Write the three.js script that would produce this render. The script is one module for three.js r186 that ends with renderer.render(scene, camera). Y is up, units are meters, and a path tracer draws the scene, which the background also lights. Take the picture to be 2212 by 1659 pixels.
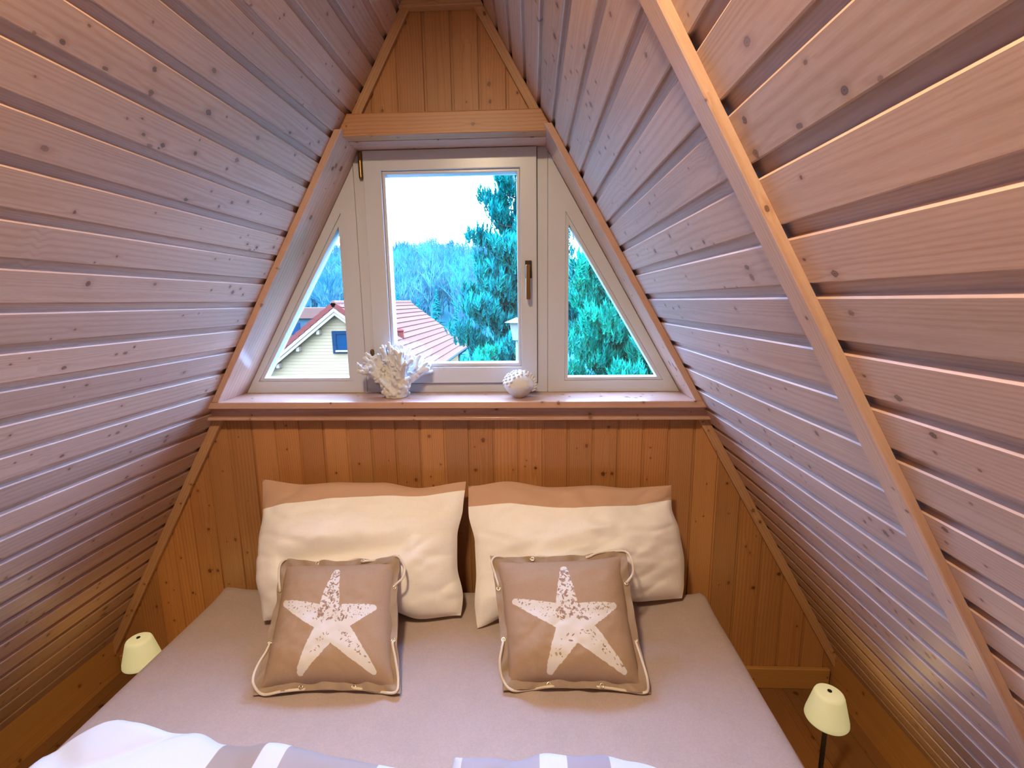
import * as THREE from 'three';
import { mergeGeometries, mergeVertices, toCreasedNormals } from 'three/addons/utils/BufferGeometryUtils.js';
import { RoundedBoxGeometry } from 'three/addons/geometries/RoundedBoxGeometry.js';
import { RectAreaLightUniformsLib } from 'three/addons/lights/RectAreaLightUniformsLib.js';
import { MarchingCubes } from 'three/addons/objects/MarchingCubes.js';

// ---------------------------------------------------------------- camera, sky, exposure
const scene = new THREE.Scene();
const renderer = new THREE.WebGLRenderer({ antialias: true });
renderer.toneMapping = THREE.LinearToneMapping;
renderer.toneMappingExposure = 1.16;
renderer.shadowMap.enabled = true;

const camera = new THREE.PerspectiveCamera(77.93, 2212 / 1659, 0.03, 600);
const DEG = Math.PI / 180;
camera.position.set(0.286, 1.536, 1.716);
camera.rotation.set(-9.907 * DEG, 2.465 * DEG, -0.72 * DEG, 'YXZ');
scene.add(camera);

// overcast sky: three times as bright overhead as at the horizon
const SKY = { zenith: [19, 34, 74], horizon: [7, 11.5, 20] };
{
  const w = 32, h = 64, data = new Float32Array(w * h * 4);
  for (let j = 0; j < h; j++) {
    const t = Math.max(0, Math.sin(((j + 0.5) / h - 0.5) * Math.PI));
    for (let i = 0; i < w; i++) for (let c = 0; c < 4; c++)
      data[(j * w + i) * 4 + c] = c === 3 ? 1 : SKY.horizon[c] + (SKY.zenith[c] - SKY.horizon[c]) * t;
  }
  const sky = new THREE.DataTexture(data, w, h, THREE.RGBAFormat, THREE.FloatType);
  sky.mapping = THREE.EquirectangularReflectionMapping;
  sky.magFilter = THREE.LinearFilter; sky.needsUpdate = true;
  scene.background = sky;
}
// the ceiling light under the ridge: a flat diffuser that shines downwards (built further down at this place)
const LAMP = { at: [-0.03, 2.5, 1.55], size: 0.15, color: [1, 0.785, 0.52], nits: 470 };
RectAreaLightUniformsLib.init();

// ---------------------------------------------------------------- helpers
function rng(seed) { let s = seed | 0; return () => { s = (s + 0x6d2b79f5) | 0; let t = Math.imul(s ^ (s >>> 15), 1 | s); t = (t + Math.imul(t ^ (t >>> 7), 61 | t)) ^ t; return ((t ^ (t >>> 14)) >>> 0) / 4294967296; }; }
const fract = (x) => x - Math.floor(x), lerp = (a, b, t) => a + (b - a) * t, clamp = (x, a = 0, b = 1) => Math.min(b, Math.max(a, x));
const sstep = (a, b, x) => { const t = clamp((x - a) / (b - a)); return t * t * (3 - 2 * t); };
function hash(x, y, s = 0) { let h = Math.imul(x | 0, 374761393) ^ Math.imul(y | 0, 668265263) ^ Math.imul(s | 0, 2147483647 ^ 0x51ed27); h = Math.imul(h ^ (h >>> 13), 1274126177); return ((h ^ (h >>> 16)) >>> 0) / 4294967296; }
function noise(x, y, s = 0) { const i = Math.floor(x), j = Math.floor(y), u = x - i, v = y - j, a = u * u * (3 - 2 * u), b = v * v * (3 - 2 * v); return lerp(lerp(hash(i, j, s), hash(i + 1, j, s), a), lerp(hash(i, j + 1, s), hash(i + 1, j + 1, s), a), b); }
const fbm = (x, y, s = 0) => 0.5 * noise(x, y, s) + 0.3 * noise(x * 2.1, y * 2.1, s + 7) + 0.2 * noise(x * 4.3, y * 4.3, s + 13);
const used = new Map();
function numbered(name) { const n = used.get(name) || 0; used.set(name, n + 1); return n ? `${name}_${String(n).padStart(3, '0')}` : name; }
const V3 = (x, y, z) => new THREE.Vector3(x, y, z);
const lin = (r, g, b) => new THREE.Color().setRGB(r, g, b);
function tag(o, label, category, group, kind) { Object.assign(o.userData, { label, category }); if (group) o.userData.group = group; if (kind) o.userData.kind = kind; return o; }
function thing(name, label, category, at = [0, 0, 0], group, kind) { const g = new THREE.Group(); g.name = numbered(name); g.position.set(...at); scene.add(g); return tag(g, label, category, group, kind); }
// a part: geometry in world coordinates unless local is set; it is moved into its parent's frame
function part(name, geo, mat, parent, local = false) {
  const m = new THREE.Mesh(geo, mat); m.name = name;
  if (!local) { let p = parent, o = V3(0, 0, 0); while (p && p !== scene) { o.add(p.position); p = p.parent; } geo.translate(-o.x, -o.y, -o.z); }
  parent.add(m); return m;
}
function single(name, geo, mat, label, category, group, kind, at) {
  const m = new THREE.Mesh(geo, mat); m.name = numbered(name);
  if (at) { geo.translate(-at[0], -at[1], -at[2]); m.position.set(...at); }
  scene.add(m); return tag(m, label, category, group, kind);
}
function strip(g) { const o = new THREE.BufferGeometry(), s = g.index ? g.toNonIndexed() : g; for (const k of ['position', 'normal', 'uv']) if (s.attributes[k]) o.setAttribute(k, s.attributes[k]); return o; }
const merge = (list) => mergeGeometries(list.map(strip));
function box(x0, x1, y0, y1, z0, z1, r = 0) { const g = r ? new RoundedBoxGeometry(x1 - x0, y1 - y0, z1 - z0, 2, r) : new THREE.BoxGeometry(x1 - x0, y1 - y0, z1 - z0); return strip(g.translate((x0 + x1) / 2, (y0 + y1) / 2, (z0 + z1) / 2)); }
// polygon in x, y pushed from z0 to z1 with a small bevel
function poly(pts, z0, z1, bevel = 0.0015, holes = []) {
  const s = new THREE.Shape(pts.map((p) => new THREE.Vector2(...p)));
  for (const h of holes) s.holes.push(new THREE.Path(h.map((p) => new THREE.Vector2(...p))));
  const g = new THREE.ExtrudeGeometry(s, { depth: z1 - z0 - 2 * bevel, bevelEnabled: bevel > 0, bevelThickness: bevel, bevelSize: bevel, bevelOffset: -bevel, bevelSegments: 2, curveSegments: 8 });
  return strip(g.translate(0, 0, z0 + bevel));
}
function tube(pts, r, seg = 24, rad = 8, closed = false) { return strip(new THREE.TubeGeometry(new THREE.CatmullRomCurve3(pts, closed, 'centripetal'), seg, r, rad, closed)); }
function bar(a, b, r0, r1, n = 6) { const d = b.clone().sub(a), g = new THREE.CylinderGeometry(r1, r0, d.length(), n, 1); g.applyQuaternion(new THREE.Quaternion().setFromUnitVectors(V3(0, 1, 0), d.clone().normalize())); const m = a.clone().add(b).multiplyScalar(0.5); return strip(g.translate(m.x, m.y, m.z)); }
function ball(x, y, z, r, sx = 1, sy = 1, sz = 1, n = 10) { return strip(new THREE.SphereGeometry(r, n, Math.max(5, n * 0.7 | 0)).scale(sx, sy, sz).translate(x, y, z)); }
// wood grain runs along `axis` (world); rows are board widths in the wood texture
function grain(geo, axis, row = 0, off = 0) {
  const p = geo.attributes.position, uv = new Float32Array(p.count * 2), a = V3(...axis).normalize();
  const c = Math.abs(a.y) > 0.95 ? V3(1, 0, 0.83) : Math.abs(a.x) > 0.95 ? V3(0, 1, 0.83) : Math.abs(a.z) > 0.95 ? V3(0.83, 1, 0) : V3(a.y, -a.x, 0.83);
  let lo = 1e9; const q = V3();
  for (let i = 0; i < p.count; i++) { q.fromBufferAttribute(p, i); lo = Math.min(lo, q.dot(c)); }
  for (let i = 0; i < p.count; i++) { q.fromBufferAttribute(p, i); uv[2 * i] = q.dot(a) / 2 + off; uv[2 * i + 1] = (row + (q.dot(c) - lo) / 0.1) / 8; }
  geo.setAttribute('uv', new THREE.BufferAttribute(uv, 2)); return geo;
}

// ---------------------------------------------------------------- textures
function tex(w, h, fn, srgb = true) {
  const d = new Uint8Array(w * h * 4);
  for (let j = 0; j < h; j++) for (let i = 0; i < w; i++) { const c = fn(i, j), o = (j * w + i) * 4; d[o] = clamp(c[0]) * 255; d[o + 1] = clamp(c[1]) * 255; d[o + 2] = clamp(c[2]) * 255; d[o + 3] = 255; }
  const t = new THREE.DataTexture(d, w, h); t.wrapS = t.wrapT = THREE.RepeatWrapping; t.magFilter = THREE.LinearFilter; t.minFilter = THREE.LinearMipmapLinearFilter; t.generateMipmaps = true;
  if (srgb) t.colorSpace = THREE.SRGBColorSpace; t.needsUpdate = true; return t;
}
// knotty softwood: eight board rows, each 2 m long and one board wide
function woodTexture(seed, knotsPerRow, knotTone, light, late, depth) {
  const R = rng(seed), W = 2048, H = 1024, rows = [];
  for (let r = 0; r < 8; r++) {
    const knots = [], n = knotsPerRow + Math.floor(R() * 5);
    for (let k = 0; k < n; k++) knots.push([R() * 2, 0.12 + R() * 0.62, 0.0022 + Math.pow(R(), 2.4) * 0.0052, 0.6 + R() * 0.5, 0.45 + R() * 0.55, R() * 0.9]);
    rows.push({ knots, flat: R() < 0.5, c: R() * 1.6 - 0.3, f: 6 + R() * 8, tone: 0.97 + R() * 0.05, red: R() * 0.03, ph: R() * 9 });
  }
  const ring = new Float32Array(W * H), dark = new Float32Array(W * H), cut = new Float32Array(W * H);
  for (let j = 0; j < H; j++) {
    const r = j >> 7, b = rows[r], v = (j & 127) / 128;
    for (let i = 0; i < W; i++) {
      const u = i / W * 2, wrap = Math.min(u, 2 - u), ends = sstep(0, 0.06, wrap);
      let bend = 0, kd = 0, core = 0;
      for (const k of b.knots) {
        let du = Math.abs(u - k[0]); du = Math.min(du, 2 - du); if (du > 0.09) continue;
        const dv = (v - k[1]) * 0.09, d = Math.hypot(du * k[3], dv) / k[2];
        bend += Math.exp(-((du / (k[2] * 6)) ** 2) - (dv / (k[2] * 2.2)) ** 2) * Math.sign(dv || 1) * 1.1;
        const edge = d + 0.35 * (noise(u * 260, v * 40, r + 50) - 0.5);
        kd = Math.max(kd, (1 - sstep(0.75, 1.15, edge)) * k[4] * (0.78 + 0.22 * Math.sin(edge * 11)));
        core = Math.max(core, (1 - sstep(0.9, 3.2, edge)) * 0.3 * k[4], (1 - sstep(0.15, 0.8, edge)) * k[5]);
      }
      const w = 0.16 * (noise(u * 1.5 * ends, r * 3.1, 3) - 0.5) + 0.05 * (noise(u * 6, v * 2 + r * 9, 5) - 0.5);
      const g = b.flat ? (v - 0.5 + w) ** 2 * 26 + 1.4 * Math.abs(u - 1) + 0.5 * noise(u * 3, v * 4 + r * 7, 8) : (v - b.c + w) * b.f;
      const s = 0.5 + 0.5 * Math.sin((g + bend * 0.5 + b.ph) * 6.2832);
      ring[j * W + i] = s * s * (0.6 + 0.4 * noise(u * 4, v * 5 + r * 5, 2)); dark[j * W + i] = kd; cut[j * W + i] = core;
    }
  }
  return tex(W, H, (i, j) => {
    const r = j >> 7, b = rows[r], v = (j & 127) / 128, u = i / W * 2, n = j * W + i;
    const fib = noise(u * 70, v * 90 + r * 31, 21) - 0.5, cloud = fbm(u * 2.2, v * 1.5 + r * 11, 33) - 0.5, streak = sstep(0.72, 0.9, noise(u * 2.4, v * 16 + r * 17, 41));
    const t = clamp(0.30 * ring[n] + 0.10 * streak), L = (b.tone + 0.05 * fib + 0.09 * cloud);
    let c = [lerp(light[0], late[0], t * depth) * L, lerp(light[1], late[1], t * depth) * (L - b.red), lerp(light[2], late[2], t * depth) * (L - b.red * 1.5)];
    const a = dark[n], e = cut[n];
    c = c.map((x, q) => lerp(x, x * [0.80, 0.70, 0.62][q], e));
    return c.map((x, q) => lerp(x, knotTone[q], a));
  });
}
const woodPale = woodTexture(11, 14, [0.40, 0.32, 0.29], [0.94, 0.86, 0.80], [0.81, 0.67, 0.56], 1.3);
const woodWarm = woodTexture(29, 9, [0.36, 0.21, 0.11], [0.94, 0.85, 0.74], [0.80, 0.62, 0.45], 1.6);
function clothTexture(w, h, density, amount) { return tex(w, h, (i, j) => { const a = noise(i * 0.9, j * 0.25 * density, 3), b = noise(i * 0.25 * density, j * 0.9, 5), c = 1 - amount * 0.5 + amount * (0.5 * a + 0.5 * b - 0.5) + amount * 0.5 * (fbm(i / 60, j / 60, 9) - 0.5); return [c, c, c]; }); }
const linen = clothTexture(512, 512, 1.2, 0.07); linen.repeat.set(3, 3);

// ---------------------------------------------------------------- materials
const std = (color, roughness = 0.6, extra = {}) => new THREE.MeshStandardMaterial({ color, roughness, ...extra });
const tones = (base, n, spread, map, rough) => Array.from({ length: n }, (_, i) => { const R = rng(77 + i * 13); const k = 1 + (R() - 0.5) * spread, w = (R() - 0.5) * spread * 0.35; return std(lin(base[0] * k * (1 + w * 0.3), base[1] * k, base[2] * k * (1 - w)), rough, { map }); });
const M = {
  roof: tones([0.59, 0.495, 0.445], 6, 0.16, woodPale, 0.48),
  rafter: tones([0.66, 0.53, 0.44], 1, 0, woodPale, 0.45)[0],
  beam: tones([0.50, 0.305, 0.175], 1, 0, woodWarm, 0.45)[0],
  gable: tones([0.50, 0.295, 0.135], 5, 0.28, woodWarm, 0.45),
  trim: tones([0.60, 0.45, 0.31], 3, 0.08, woodWarm, 0.45),
  sill: tones([0.58, 0.435, 0.365], 2, 0.06, woodPale, 0.2),
  base: tones([0.46, 0.29, 0.11], 2, 0.08, woodWarm, 0.5),
  floor: tones([0.24, 0.14, 0.065], 4, 0.2, woodWarm, 0.4),
  hidden: std(lin(0.22, 0.15, 0.10), 0.9),
  frontwall: tones([0.66, 0.50, 0.38], 1, 0, woodPale, 0.6)[0],
  white: std(lin(0.52, 0.52, 0.525), 0.3),
  glass: new THREE.MeshPhysicalMaterial({ color: 0xffffff, roughness: 0, transmission: 1, thickness: 0, ior: 1.5 }),
  bronze: std(lin(0.22, 0.125, 0.045), 0.32, { metalness: 0.9 }),
  bronzeDark: std(lin(0.035, 0.022, 0.014), 0.4, { metalness: 0.6 }),
  sheet: std(lin(0.50, 0.385, 0.325), 0.9, { map: linen }),
  pillow: std(lin(1, 1, 1), 0.9),
  cover: std(lin(0.385, 0.275, 0.185), 0.92, { map: linen }),
  rope: std(lin(0.72, 0.62, 0.47), 0.85),
  steel: std(lin(0.75, 0.68, 0.52), 0.25, { metalness: 1 }),
  coral: std(lin(0.60, 0.575, 0.54), 0.8),
  black: std(lin(0.018, 0.014, 0.012), 0.45),
};
const pick = (list, i) => list[((i % list.length) + list.length) % list.length];

// ---------------------------------------------------------------- the room: 60 degree roof planes meeting at a ridge
const APEX = 2.7055, K = Math.tan(30 * DEG), C30 = Math.cos(30 * DEG), S30 = 0.5, BOARD = 0.0897, ZEND = 3.3;
const roofX = (y, inset = 0) => K * (APEX - y) - inset / C30;      // half width of the room at height y
// a board: a profile of (across, out) points pushed along its length; put(across, out, along) places it
function boardGeometry(profile, from, to, put, row, off, width) {
  const pos = [], uv = [], P = V3(), add = (a, n, l) => { P.copy(put(a, n, l)); pos.push(P.x, P.y, P.z); uv.push(l / 2 + off, (row + 0.02 + clamp(a / width) * 0.96) / 8); };
  for (let i = 0; i < profile.length; i++) {
    const [a, n] = profile[i], [b, m] = profile[(i + 1) % profile.length];
    const l0 = from(a), l1 = to(a), k0 = from(b), k1 = to(b);
    add(a, n, l0); add(b, m, k0); add(b, m, k1); add(a, n, l0); add(b, m, k1); add(a, n, l1);
  }
  const tri = THREE.ShapeUtils.triangulateShape(profile.map((p) => new THREE.Vector2(...p)), []);
  for (const t of tri) for (const k of t) add(...profile[k], from(profile[k][0]));
  for (const t of tri) for (const k of [t[0], t[2], t[1]]) add(...profile[k], to(profile[k][0]));
  const g = new THREE.BufferGeometry(); g.setAttribute('position', new THREE.Float32BufferAttribute(pos, 3)); g.setAttribute('uv', new THREE.Float32BufferAttribute(uv, 2)); g.computeVertexNormals(); return g;
}
const roofProfile = [[0, -0.016], [0, -0.0024], [0.0022, 0], [0.0662, 0], [0.0684, -0.002], [0.0684, -0.0105], [0.0897, -0.0105], [0.0897, -0.016]];
const STEP = BOARD * C30;
function roofSide(side, name, lipY, spans, label) {
  const root = thing(name, label, 'wall', [side * 0.8, 0, 0], null, 'structure');
  const R = rng(side > 0 ? 5 : 9);
  for (let k = -14; k < 26; k++) {
    const y = lipY - k * STEP;
    if (y > APEX - 0.015 || y < -0.02) continue;
    spans.forEach(([z0, z1], q) => {
      const put = (a, n, l) => { const yy = y - a * C30, x = K * (APEX - yy); return side > 0 ? V3(x - n * C30, yy - n * S30, l) : V3(-x + n * C30, yy - n * S30, l); };
      // out is positive towards the room
      let geo = boardGeometry(side > 0 ? roofProfile : roofProfile, () => z0, () => z1, put, Math.floor(R() * 8), R(), BOARD);
      if (side > 0) { flip(geo); }
      part('plank', geo, M.roof[Math.floor(R() * 6)], root);
    });
  }
  const t = 0.14, o = 0.0165 / C30, y0 = -0.25;
  const pts = [[K * (APEX - y0) + o, y0], [K * (APEX - y0) + o + t, y0], [o + t, APEX], [-0.0, APEX + (o + t) / K], [-0.0, APEX + o / K * 0.999]].map(([x, y]) => [side * x, y]);
  part('roof_slab', poly(side > 0 ? pts : pts.reverse(), -0.32, ZEND + 0.2, 0), M.hidden, root);
  return root;
}
function flip(g) { const p = g.attributes.position.array, u = g.attributes.uv.array; for (let i = 0; i < p.length; i += 9) for (let c = 0; c < 3; c++) [p[i + 3 + c], p[i + 6 + c]] = [p[i + 6 + c], p[i + 3 + c]]; for (let i = 0; i < u.length; i += 6) for (let c = 0; c < 2; c++) [u[i + 2 + c], u[i + 4 + c]] = [u[i + 4 + c], u[i + 2 + c]]; g.computeVertexNormals(); return g; }
roofSide(-1, 'wall_left', 1.9128, [[-0.001, ZEND]], 'sloping wall of pale grooved pine boards left of the bed');
roofSide(1, 'wall_right', 1.7684, [[-0.001, 1.014], [1.0145, ZEND]], 'sloping wall of pale grooved pine boards right of the bed');

// gable wall with upright boards below and above the window
{
  const root = thing('wall_back', 'orange pine board gable wall around the window behind the bed', 'wall', [0, 0, -0.08], null, 'structure');
  const R = rng(3);
  const row = (x0, w, y0, y1, n0, n1) => {
    const prof = [[0, -0.013], [0, -0.0012], [0.0012, 0], [w - 0.0102, 0], [w - 0.009, -0.0012], [w - 0.009, -0.0055], [w, -0.0055], [w, -0.013]];
    for (let i = n0; i <= n1; i++) {
      const xs = x0 + i * w, top = (a) => Math.min(y1, APEX - Math.abs(xs + a) / K - 0.004), lo = Math.max(top(0), top(w));
      if (lo < y0 + 0.01) continue;
      const geo = boardGeometry(prof, () => y0, (a) => Math.max(y0 + 0.002, top(a)), (a, n, l) => V3(xs + a, l, n), Math.floor(R() * 8), R(), w);
      part('plank', flip(geo), M.gable[Math.floor(R() * 5)], root);
    }
  };
  row(-0.049 + 0.0090, 0.0927, 0, 1.165, -20, 20);
  row(0.027 + 0.004, 0.0910, 2.10, 2.60, -6, 6);
  const side = 0.02;
  part('backing', poly([[-roofX(-0.2) - side, -0.2], [roofX(-0.2) + side, -0.2], [roofX(1.165) + side, 1.165], [-roofX(1.165) - side, 1.165]], -0.2, -0.0125, 0), M.hidden, root);
  part('backing', poly([[-roofX(2.1) - side, 2.1], [roofX(2.1) + side, 2.1], [0, APEX + 0.02]], -0.2, -0.0125, 0), M.hidden, root);
}
{
  const g = poly([[-roofX(-0.2) - 0.02, -0.2], [roofX(-0.2) + 0.02, -0.2], [0, APEX + 0.02]], ZEND, ZEND + 0.15, 0);
  single('wall_front', grain(g, [0, 1, 0], 2), M.frontwall, 'pine board gable wall behind the camera', 'wall', null, 'structure', [0, 0, ZEND]);
}
{
  const root = thing('floor', 'dark brown wooden plank floor on both sides of the bed', 'floor', [0, -0.02, 1.6], null, 'structure');
  const R = rng(8), w = 0.142;
  for (let i = -11; i < 11; i++) part('plank', grain(box(i * w + 0.0008, (i + 1) * w - 0.0008, -0.02, 0, -0.012, ZEND, 0.0012), [0, 0, 1], Math.floor(R() * 7), R()), pick(M.floor, Math.floor(R() * 4)), root);
  part('subfloor', box(-1.66, 1.66, -0.2, -0.021, -0.2, ZEND + 0.1), M.hidden, root);
}

// ---------------------------------------------------------------- trims
const trim = (n, geo, mat, label, at) => single(`trim_${n}`, geo, mat, label, 'trim', null, 'structure', at);
// strip lying in the gable against a roof plane, from height y0 to y1
const slopeStrip = (side, y0, y1, width, z0, z1, inset = 0) => { const a = [[roofX(y0, inset), y0], [roofX(y1, inset), y1], [roofX(y1, inset + width), y1], [roofX(y0, inset + width), y0]].map(([x, y]) => [side * x, y]); return grain(poly(side > 0 ? a : a.reverse(), z0, z1, 0.002), [-side * S30, C30, 0], 1, side * 0.2); };
trim(1, slopeStrip(-1, 0.02, 1.128, 0.034, 0.0005, 0.019), M.trim[0], 'slanting pine batten along the left edge of the lower gable wall', [-1.25, 0.02, 0.01]);
trim(2, slopeStrip(1, 0.02, 1.128, 0.032, 0.0005, 0.019), M.trim[1], 'slanting pine batten along the right edge of the lower gable wall', [1.25, 0.02, 0.01]);
trim(3, slopeStrip(-1, 2.145, 2.56, 0.029, 0.0005, 0.017), M.trim[1], 'slanting pine batten above the window, left of the gable peak', [-0.2, 2.14, 0.01]);
trim(4, slopeStrip(1, 2.145, 2.56, 0.029, 0.0005, 0.017), M.trim[0], 'slanting pine batten above the window, right of the gable peak', [0.2, 2.14, 0.01]);
trim(5, slopeStrip(-1, 1.1875, 2.094, 0.0215, -0.16, 0.078), M.sill[0], 'pine lining board of the window recess, left slope', [-0.6, 1.19, -0.05]);
trim(6, slopeStrip(1, 1.1875, 2.094, 0.0215, -0.16, 0.082), M.sill[0], 'pine lining board of the window recess, right slope', [0.6, 1.19, -0.05]);
{
  const beam = (y0, y1, z0, z1, b) => poly([[-roofX(y0, 0.002), y0], [roofX(y0, 0.002), y0], [roofX(y1, 0.002), y1], [-roofX(y1, 0.002), y1]], z0, z1, b);
  trim(7, grain(beam(2.078, 2.149, 0.0005, 0.054, 0.005), [1, 0, 0], 4, 0.3), M.beam, 'horizontal pine beam across the gable above the window', [0, 2.078, 0.03]);
  trim(8, grain(poly([[-roofX(2.077, 0.022), 2.077], [roofX(2.077, 0.022), 2.077], [roofX(2.098, 0.022), 2.098], [-roofX(2.098, 0.022), 2.098]], -0.16, 0.0, 0.001), [1, 0, 0], 6), M.sill[0], 'pine soffit board over the window, behind the beam', [0, 2.078, -0.08]);
  trim(9, grain(beam(2.466, 2.60, 0.0005, 0.03, 0.002), [1, 0, 0], 5), M.trim[2], 'short pine board closing the peak of the gable', [0, 2.466, 0.02]);
}
trim(10, grain(box(-0.906, 0.906, 1.163, 1.187, -0.16, 0.082, 0.003), [1, 0, 0], 2, 0.1), M.sill[0], 'pine window sill carrying the coral and the shell', [0, 1.163, 0]);
trim(11, grain(merge([box(-0.918, 0.918, 1.122, 1.163, 0.0005, 0.038, 0.002), box(-0.926, 0.926, 1.112, 1.124, 0.0005, 0.052, 0.003)]), [1, 0, 0], 5, 0.4), M.sill[1], 'pine apron moulding under the window sill', [0, 1.112, 0.03]);
single('baseboard_back', grain(box(-1.455, 1.455, 0, 0.088, 0.0005, 0.018, 0.003), [1, 0, 0], 3), M.base[0], 'pine baseboard along the gable wall behind the bed', 'baseboard', null, 'structure', [0, 0, 0.01]);
for (const s of [-1, 1]) {
  const x = s * 1.468, y = APEX - 1.468 / K;
  const pts = [[x, 0], [x + s * 0.05, 0], [x + s * 0.05, y - 0.05 / K - 0.001], [x, y - 0.001]];
  single(s < 0 ? 'baseboard_left' : 'baseboard_right', grain(poly(s > 0 ? pts : pts.reverse(), 0.0005, ZEND, 0.002), [0, 0, 1], 2), M.base[1], s < 0 ? 'wide pine baseboard at the foot of the left slope' : 'wide pine baseboard at the foot of the right slope', 'baseboard', null, 'structure', [x, 0, 1.6]);
}
{ // flat batten over the board joints of the right slope
  const put = (a, n, l) => V3(K * (APEX - l) - n * C30, l - n * S30, a);
  const prof = [[0.994, 0.0002], [0.994, 0.0125], [0.9965, 0.0145], [1.0375, 0.0145], [1.04, 0.0125], [1.04, 0.0002]];
  const pos = [];
  const P = (q, y) => { const v = put(q[0], q[1], y); pos.push(v.x, v.y, v.z); };
  const y0 = 0.17, y1 = APEX - 0.03;
  for (let i = 0; i < prof.length; i++) { const a = prof[i], b = prof[(i + 1) % prof.length]; P(a, y0); P(b, y0); P(b, y1); P(a, y0); P(b, y1); P(a, y1); }
  const g = new THREE.BufferGeometry(); g.setAttribute('position', new THREE.Float32BufferAttribute(pos, 3));
  g.computeVertexNormals();
  trim(12, grain(g, [-S30, C30, 0], 6, 0.35), M.rafter, 'pine batten running up the right slope over the board joints', [0.8, 1.3, 1.02]);
}

// ---------------------------------------------------------------- window
{
  const win = thing('window_1', 'white painted trapezoid window with an opening sash between two triangular panes', 'window', [0, 1.187, -0.12], null, 'structure');
  const rect = (x0, x1, y0, y1) => [[x0, y0], [x1, y0], [x1, y1], [x0, y1]];
  part('frame', poly(rect(-0.3625, 0.3455, 1.1875, 2.0765), -0.158, -0.100, 0.001, [rect(-0.312, 0.300, 1.238, 2.06).reverse()]), M.white, win);
  for (const s of [-1, 1]) {
    const xp = s < 0 ? 0.3635 : 0.3465, yp = APEX - (xp + 0.023 / C30) / K;
    const tri = s < 0 ? [[0.434, 1.246], [0.776, 1.246], [0.434, 1.818]] : [[0.424, 1.244], [0.764, 1.244], [0.424, 1.809]];
    const off = (pts, d) => { const [a, b, c] = pts, h = Math.hypot(b[0] - a[0], c[1] - a[1]), nx = (c[1] - a[1]) / h, ny = (b[0] - a[0]) / h; const D = d + nx * b[0] + ny * b[1]; const y0 = a[1] - d, x0 = a[0] - d; return [[x0, y0], [(D - ny * y0) / nx, y0], [x0, (D - nx * x0) / ny]]; };
    const turn = (pts, rev) => { const q = pts.map(([x, y]) => [s * x, y]); return (s > 0) !== rev ? q : q.reverse(); };
    const outer = turn([[xp, 1.1875], [roofX(1.1875, 0.0225), 1.1875], [xp, yp]], false);
    part('side_frame', poly(outer, -0.158, -0.099, 0.001, [turn(off(tri, 0.013), true)]), M.white, win);
    part('glazing_bead', poly(turn(off(tri, 0.0128), false), -0.15, -0.104, 0.002, [turn(off(tri, 0), true)]), M.white, win);
    part('pane', poly(turn(off(tri, 0.004), false), -0.134, -0.130, 0), M.glass, win);
  }
  const sash = part('sash', poly(rect(-0.3225, 0.3060, 1.2255, 2.0755), -0.150, -0.086, 0.0025, [rect(-0.2565, 0.2455, 1.2885, 2.006).reverse()]), M.white, win);
  part('weather_strip', poly(rect(-0.3255, 0.3085, 1.2225, 2.0755), -0.0995, -0.0975, 0, [rect(-0.31, 0.29, 1.24, 2.06).reverse()]), M.black, win);
  part('glazing_bead', poly(rect(-0.2563, 0.2453, 1.2887, 2.0058), -0.145, -0.094, 0.003, [rect(-0.2445, 0.2335, 1.3035, 1.994).reverse()]), M.white, sash);
  part('pane', box(-0.249, 0.238, 1.299, 1.999, -0.127, -0.123), M.glass, sash);
  // handle: backplate and lever hanging down
  part('handle_plate', merge([box(0.2625, 0.2865, 1.618, 1.682, -0.086, -0.078, 0.002), strip(new THREE.CylinderGeometry(0.0085, 0.0085, 0.034, 16).rotateX(Math.PI / 2).translate(0.2735, 1.650, -0.062))]), M.bronzeDark, win);
  part('handle', poly([[0.2655, 1.662], [0.2675, 1.665], [0.2795, 1.665], [0.2815, 1.662], [0.2810, 1.545], [0.2785, 1.5405], [0.2685, 1.5405], [0.2660, 1.545]], -0.056, -0.040, 0.003), M.bronze, win);
  for (const y of [1.985, 1.272]) part('hinge', merge([bar(V3(-0.331, y, -0.089), V3(-0.331, y + 0.08, -0.089), 0.008, 0.008, 14), ball(-0.331, y, -0.089, 0.008), ball(-0.331, y + 0.08, -0.089, 0.008)]), M.bronze, win);
}

// ---------------------------------------------------------------- ceiling light over the bed, above the frame
{
  const [x, y, z] = LAMP.at, h = LAMP.size / 2;
  const lamp = thing('ceiling_light', 'small square ceiling light with a glowing diffuser under the ridge', 'lamp', [x, y, z]);
  part('housing', box(x - h - 0.008, x + h + 0.008, y + 0.004, y + 0.03, z - h - 0.008, z + h + 0.008, 0.004), M.white, lamp);
  part('diffuser', box(x - h, x + h, y, y + 0.008, z - h, z + h, 0.003), new THREE.MeshStandardMaterial({ color: 0xffffff, roughness: 0.5, emissive: lin(1, 0.78, 0.5), emissiveIntensity: 3 }), lamp);
  part('bracket', box(x - 0.02, x + 0.02, y + 0.03, y + 0.17, z - 0.05, z + 0.05), M.bronzeDark, lamp);
  const light = new THREE.RectAreaLight(lin(...LAMP.color), LAMP.nits, LAMP.size, LAMP.size); light.position.set(x, y - 0.004, z); light.rotation.x = -Math.PI / 2; scene.add(light);
}
console.log('room done');

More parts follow.
